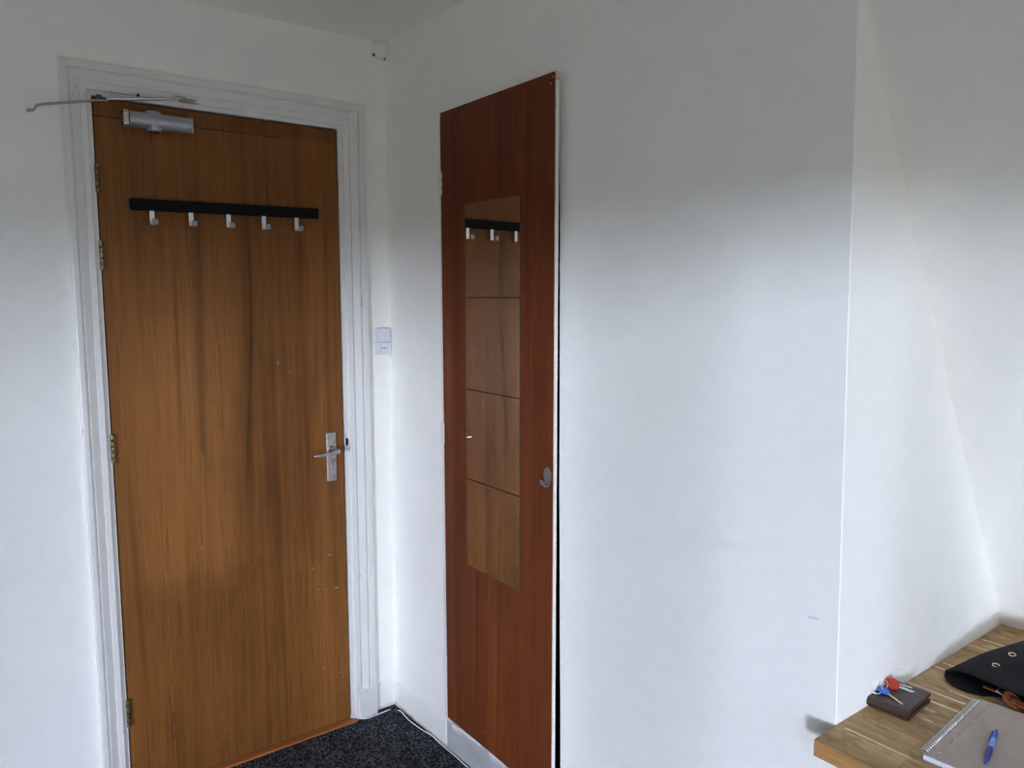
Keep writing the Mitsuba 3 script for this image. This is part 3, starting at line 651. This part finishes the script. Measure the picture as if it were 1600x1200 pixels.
# lower panel, lying on the desk and closing round the left end
lip_lo = curve([(.392, -1.9275, TZ + .0145), (.3755, -1.933, TZ + .0105), (.361, -1.949, TZ + .0065), (.3555, -1.970, TZ + .004), (.357, -1.994, TZ + .003), (.366, -2.017, TZ + .0025), (.385, -2.036, TZ + .0025), (.40, -2.08, TZ + .0025), (.39, -2.20, TZ + .0025), (.39, -2.36, TZ + .004)], 72)
lo = lip_lo[np.linspace(0, len(lip_lo) - 1, n_u).round().astype(int)]
fl = far.copy(); fl[:, 2] = TZ + .0025
b0, b1 = c0.copy(), c1.copy(); b0[:, 2] = TZ + np.linspace(.013, .0025, n_v) ; b1[:, 2] = TZ + np.linspace(.004, .0025, n_v)
b0[0], b0[-1], b1[0], b1[-1] = lo[0], fl[0], lo[-1], fl[-1]
G2 = (1 - V) * lo[:, None] + V * fl[:, None] + (1 - U) * b0[None] + U * b1[None] - ((1 - U) * (1 - V) * lo[0] + U * (1 - V) * lo[-1] + (1 - U) * V * fl[0] + U * V * fl[-1])
sg = np.clip(1 - V[..., 0] * 6, 0, 1)
G2[..., 2] = np.maximum(G2[..., 2], TZ + .0022)
entry(bg + '__bottom_panel', sheet(G2, .0026), 'canvas_black', smooth=60)
gs = []
sk = np.array([[(1 - s) * c0[j] + s * np.array([c0[j][0] + .0, c0[j][1] + .002, TZ + .002]) for s in np.linspace(0, 1, 6)] for j in range(n_v)])
entry(bg + '__side_gusset', sheet(sk, .0026), 'canvas_black', smooth=60)
hem = G[:, 0] + [0, 0, .0008]
entry(bg + '__hem', tube(hem, .0022, 8), 'canvas_black', smooth=True)
def on_top(x, y):
    q = G.reshape(-1, 3); i = np.argmin((q[:, 0] - x) ** 2 + (q[:, 1] - y) ** 2); return q[i]
for (x, y) in ((.462, -2.006), (.536, -2.012), (.60, -2.03)):
    q = on_top(x, y); c = (x, y, q[2] + .0024)
    e = ring(c, .0068, .0016, (-.18, -.1, 1), 30, 8)
    tag(entry(bg + '__eyelet', e, 'key_brass', smooth=True), 'pale brass eyelet ring')
# leather strap
def strip_path(pts, width, thick, wdir):
    p = curve(pts, 30); wv = np.array(wdir, float); wv /= np.linalg.norm(wv)
    g = np.array([[q + wv * width * (-.5 + j / 6) for j in range(7)] for q in p]); return g
sp = strip_path([(.388, -2.0085, TZ + .0140), (.384, -2.019, TZ + .0165), (.382, -2.029, TZ + .017), (.384, -2.040, TZ + .0155), (.388, -2.052, TZ + .013)], .020, .002, (1, .1, -.2))
sp[0] = sp[0].mean(0) + (sp[0] - sp[0].mean(0)) * .15; sp[1] = sp[1].mean(0) + (sp[1] - sp[1].mean(0)) * .5; sp[2] = sp[2].mean(0) + (sp[2] - sp[2].mean(0)) * .75
tag(entry(bg + '__strap_tab', sheet(sp, .0024), 'leather_tan', smooth=50), 'tan leather strap tab')
bc = np.array([.388, -2.049, TZ + .0185])
bkl = tube(np.array([bc + np.array(o) for o in ((-.018, .006, .004), (.016, .006, .008), (.019, -.010, .004), (-.016, -.012, -.004))]), .0016, 8, closed=True)
tag(entry(bg + '__strap_buckle', bkl, 'bright_steel', smooth=40), 'bright metal strap ring')
lp = []
for a in np.linspace(-.2, 2 * np.pi - .6, 40):
    lp.append((.366 + .022 * math.cos(a) * .55, -2.082 + .026 * math.sin(a + .5) - .012 * math.cos(a), TZ + .014 + .0095 * math.sin(a)))
lp = np.array(lp)
lg = np.array([[q + np.array([.020, .003, .006]) * (-.5 + j / 6) for j in range(7)] for q in lp])
tag(entry(bg + '__strap_loop', sheet(lg, .0026), 'leather_tan', smooth=50), 'tan leather strap loop')
st = strip_path([(.362, -2.075, TZ + .020), (.354, -2.12, TZ + .016), (.352, -2.18, TZ + .008), (.35, -2.26, TZ + .004)], .020, .002, (1, .05, .1))
entry(bg + '__strap', sheet(st, .0024), 'leather_tan', smooth=50)
tag(entry(bg + '__strap_rivet', cyl((.367, -2.088, TZ + .0150), (.366, -2.089, TZ + .0185), .003, 14), 'key_brass'), 'small brass rivet')

# ------------------------------------------------------------------ black cord with a gold tip
cd = thing('cord', 'thin black cord with a gold coloured plug tip beside the black bag', 'cord')
cp = curve([(.497, -1.9275, TZ + .0035), (.515, -1.925, TZ + .0032), (.54, -1.9285, TZ + .003), (.57, -1.942, TZ + .003), (.595, -1.956, TZ + .003)], 36)
entry(cd + '__cord', tube(cp, .0018, 8), 'cord_black', smooth=True)
entry(cd + '__plug', tube([(.4985, -1.9275, TZ + .0036), (.497, -1.9277, TZ + .0036), (.482, -1.930, TZ + .0036), (.4815, -1.930, TZ + .0036)], [.0022, .0034, .0034, .002], 12), 'cord_black', smooth=40)
tag(entry(cd + '__plug_tip', tube([(.4815, -1.930, TZ + .0034), (.469, -1.9325, TZ + .0030), (.468, -1.9327, TZ + .0030)], [.0018, .0018, .0008], 10), 'gold_tip', smooth=40), 'gold coloured tip')
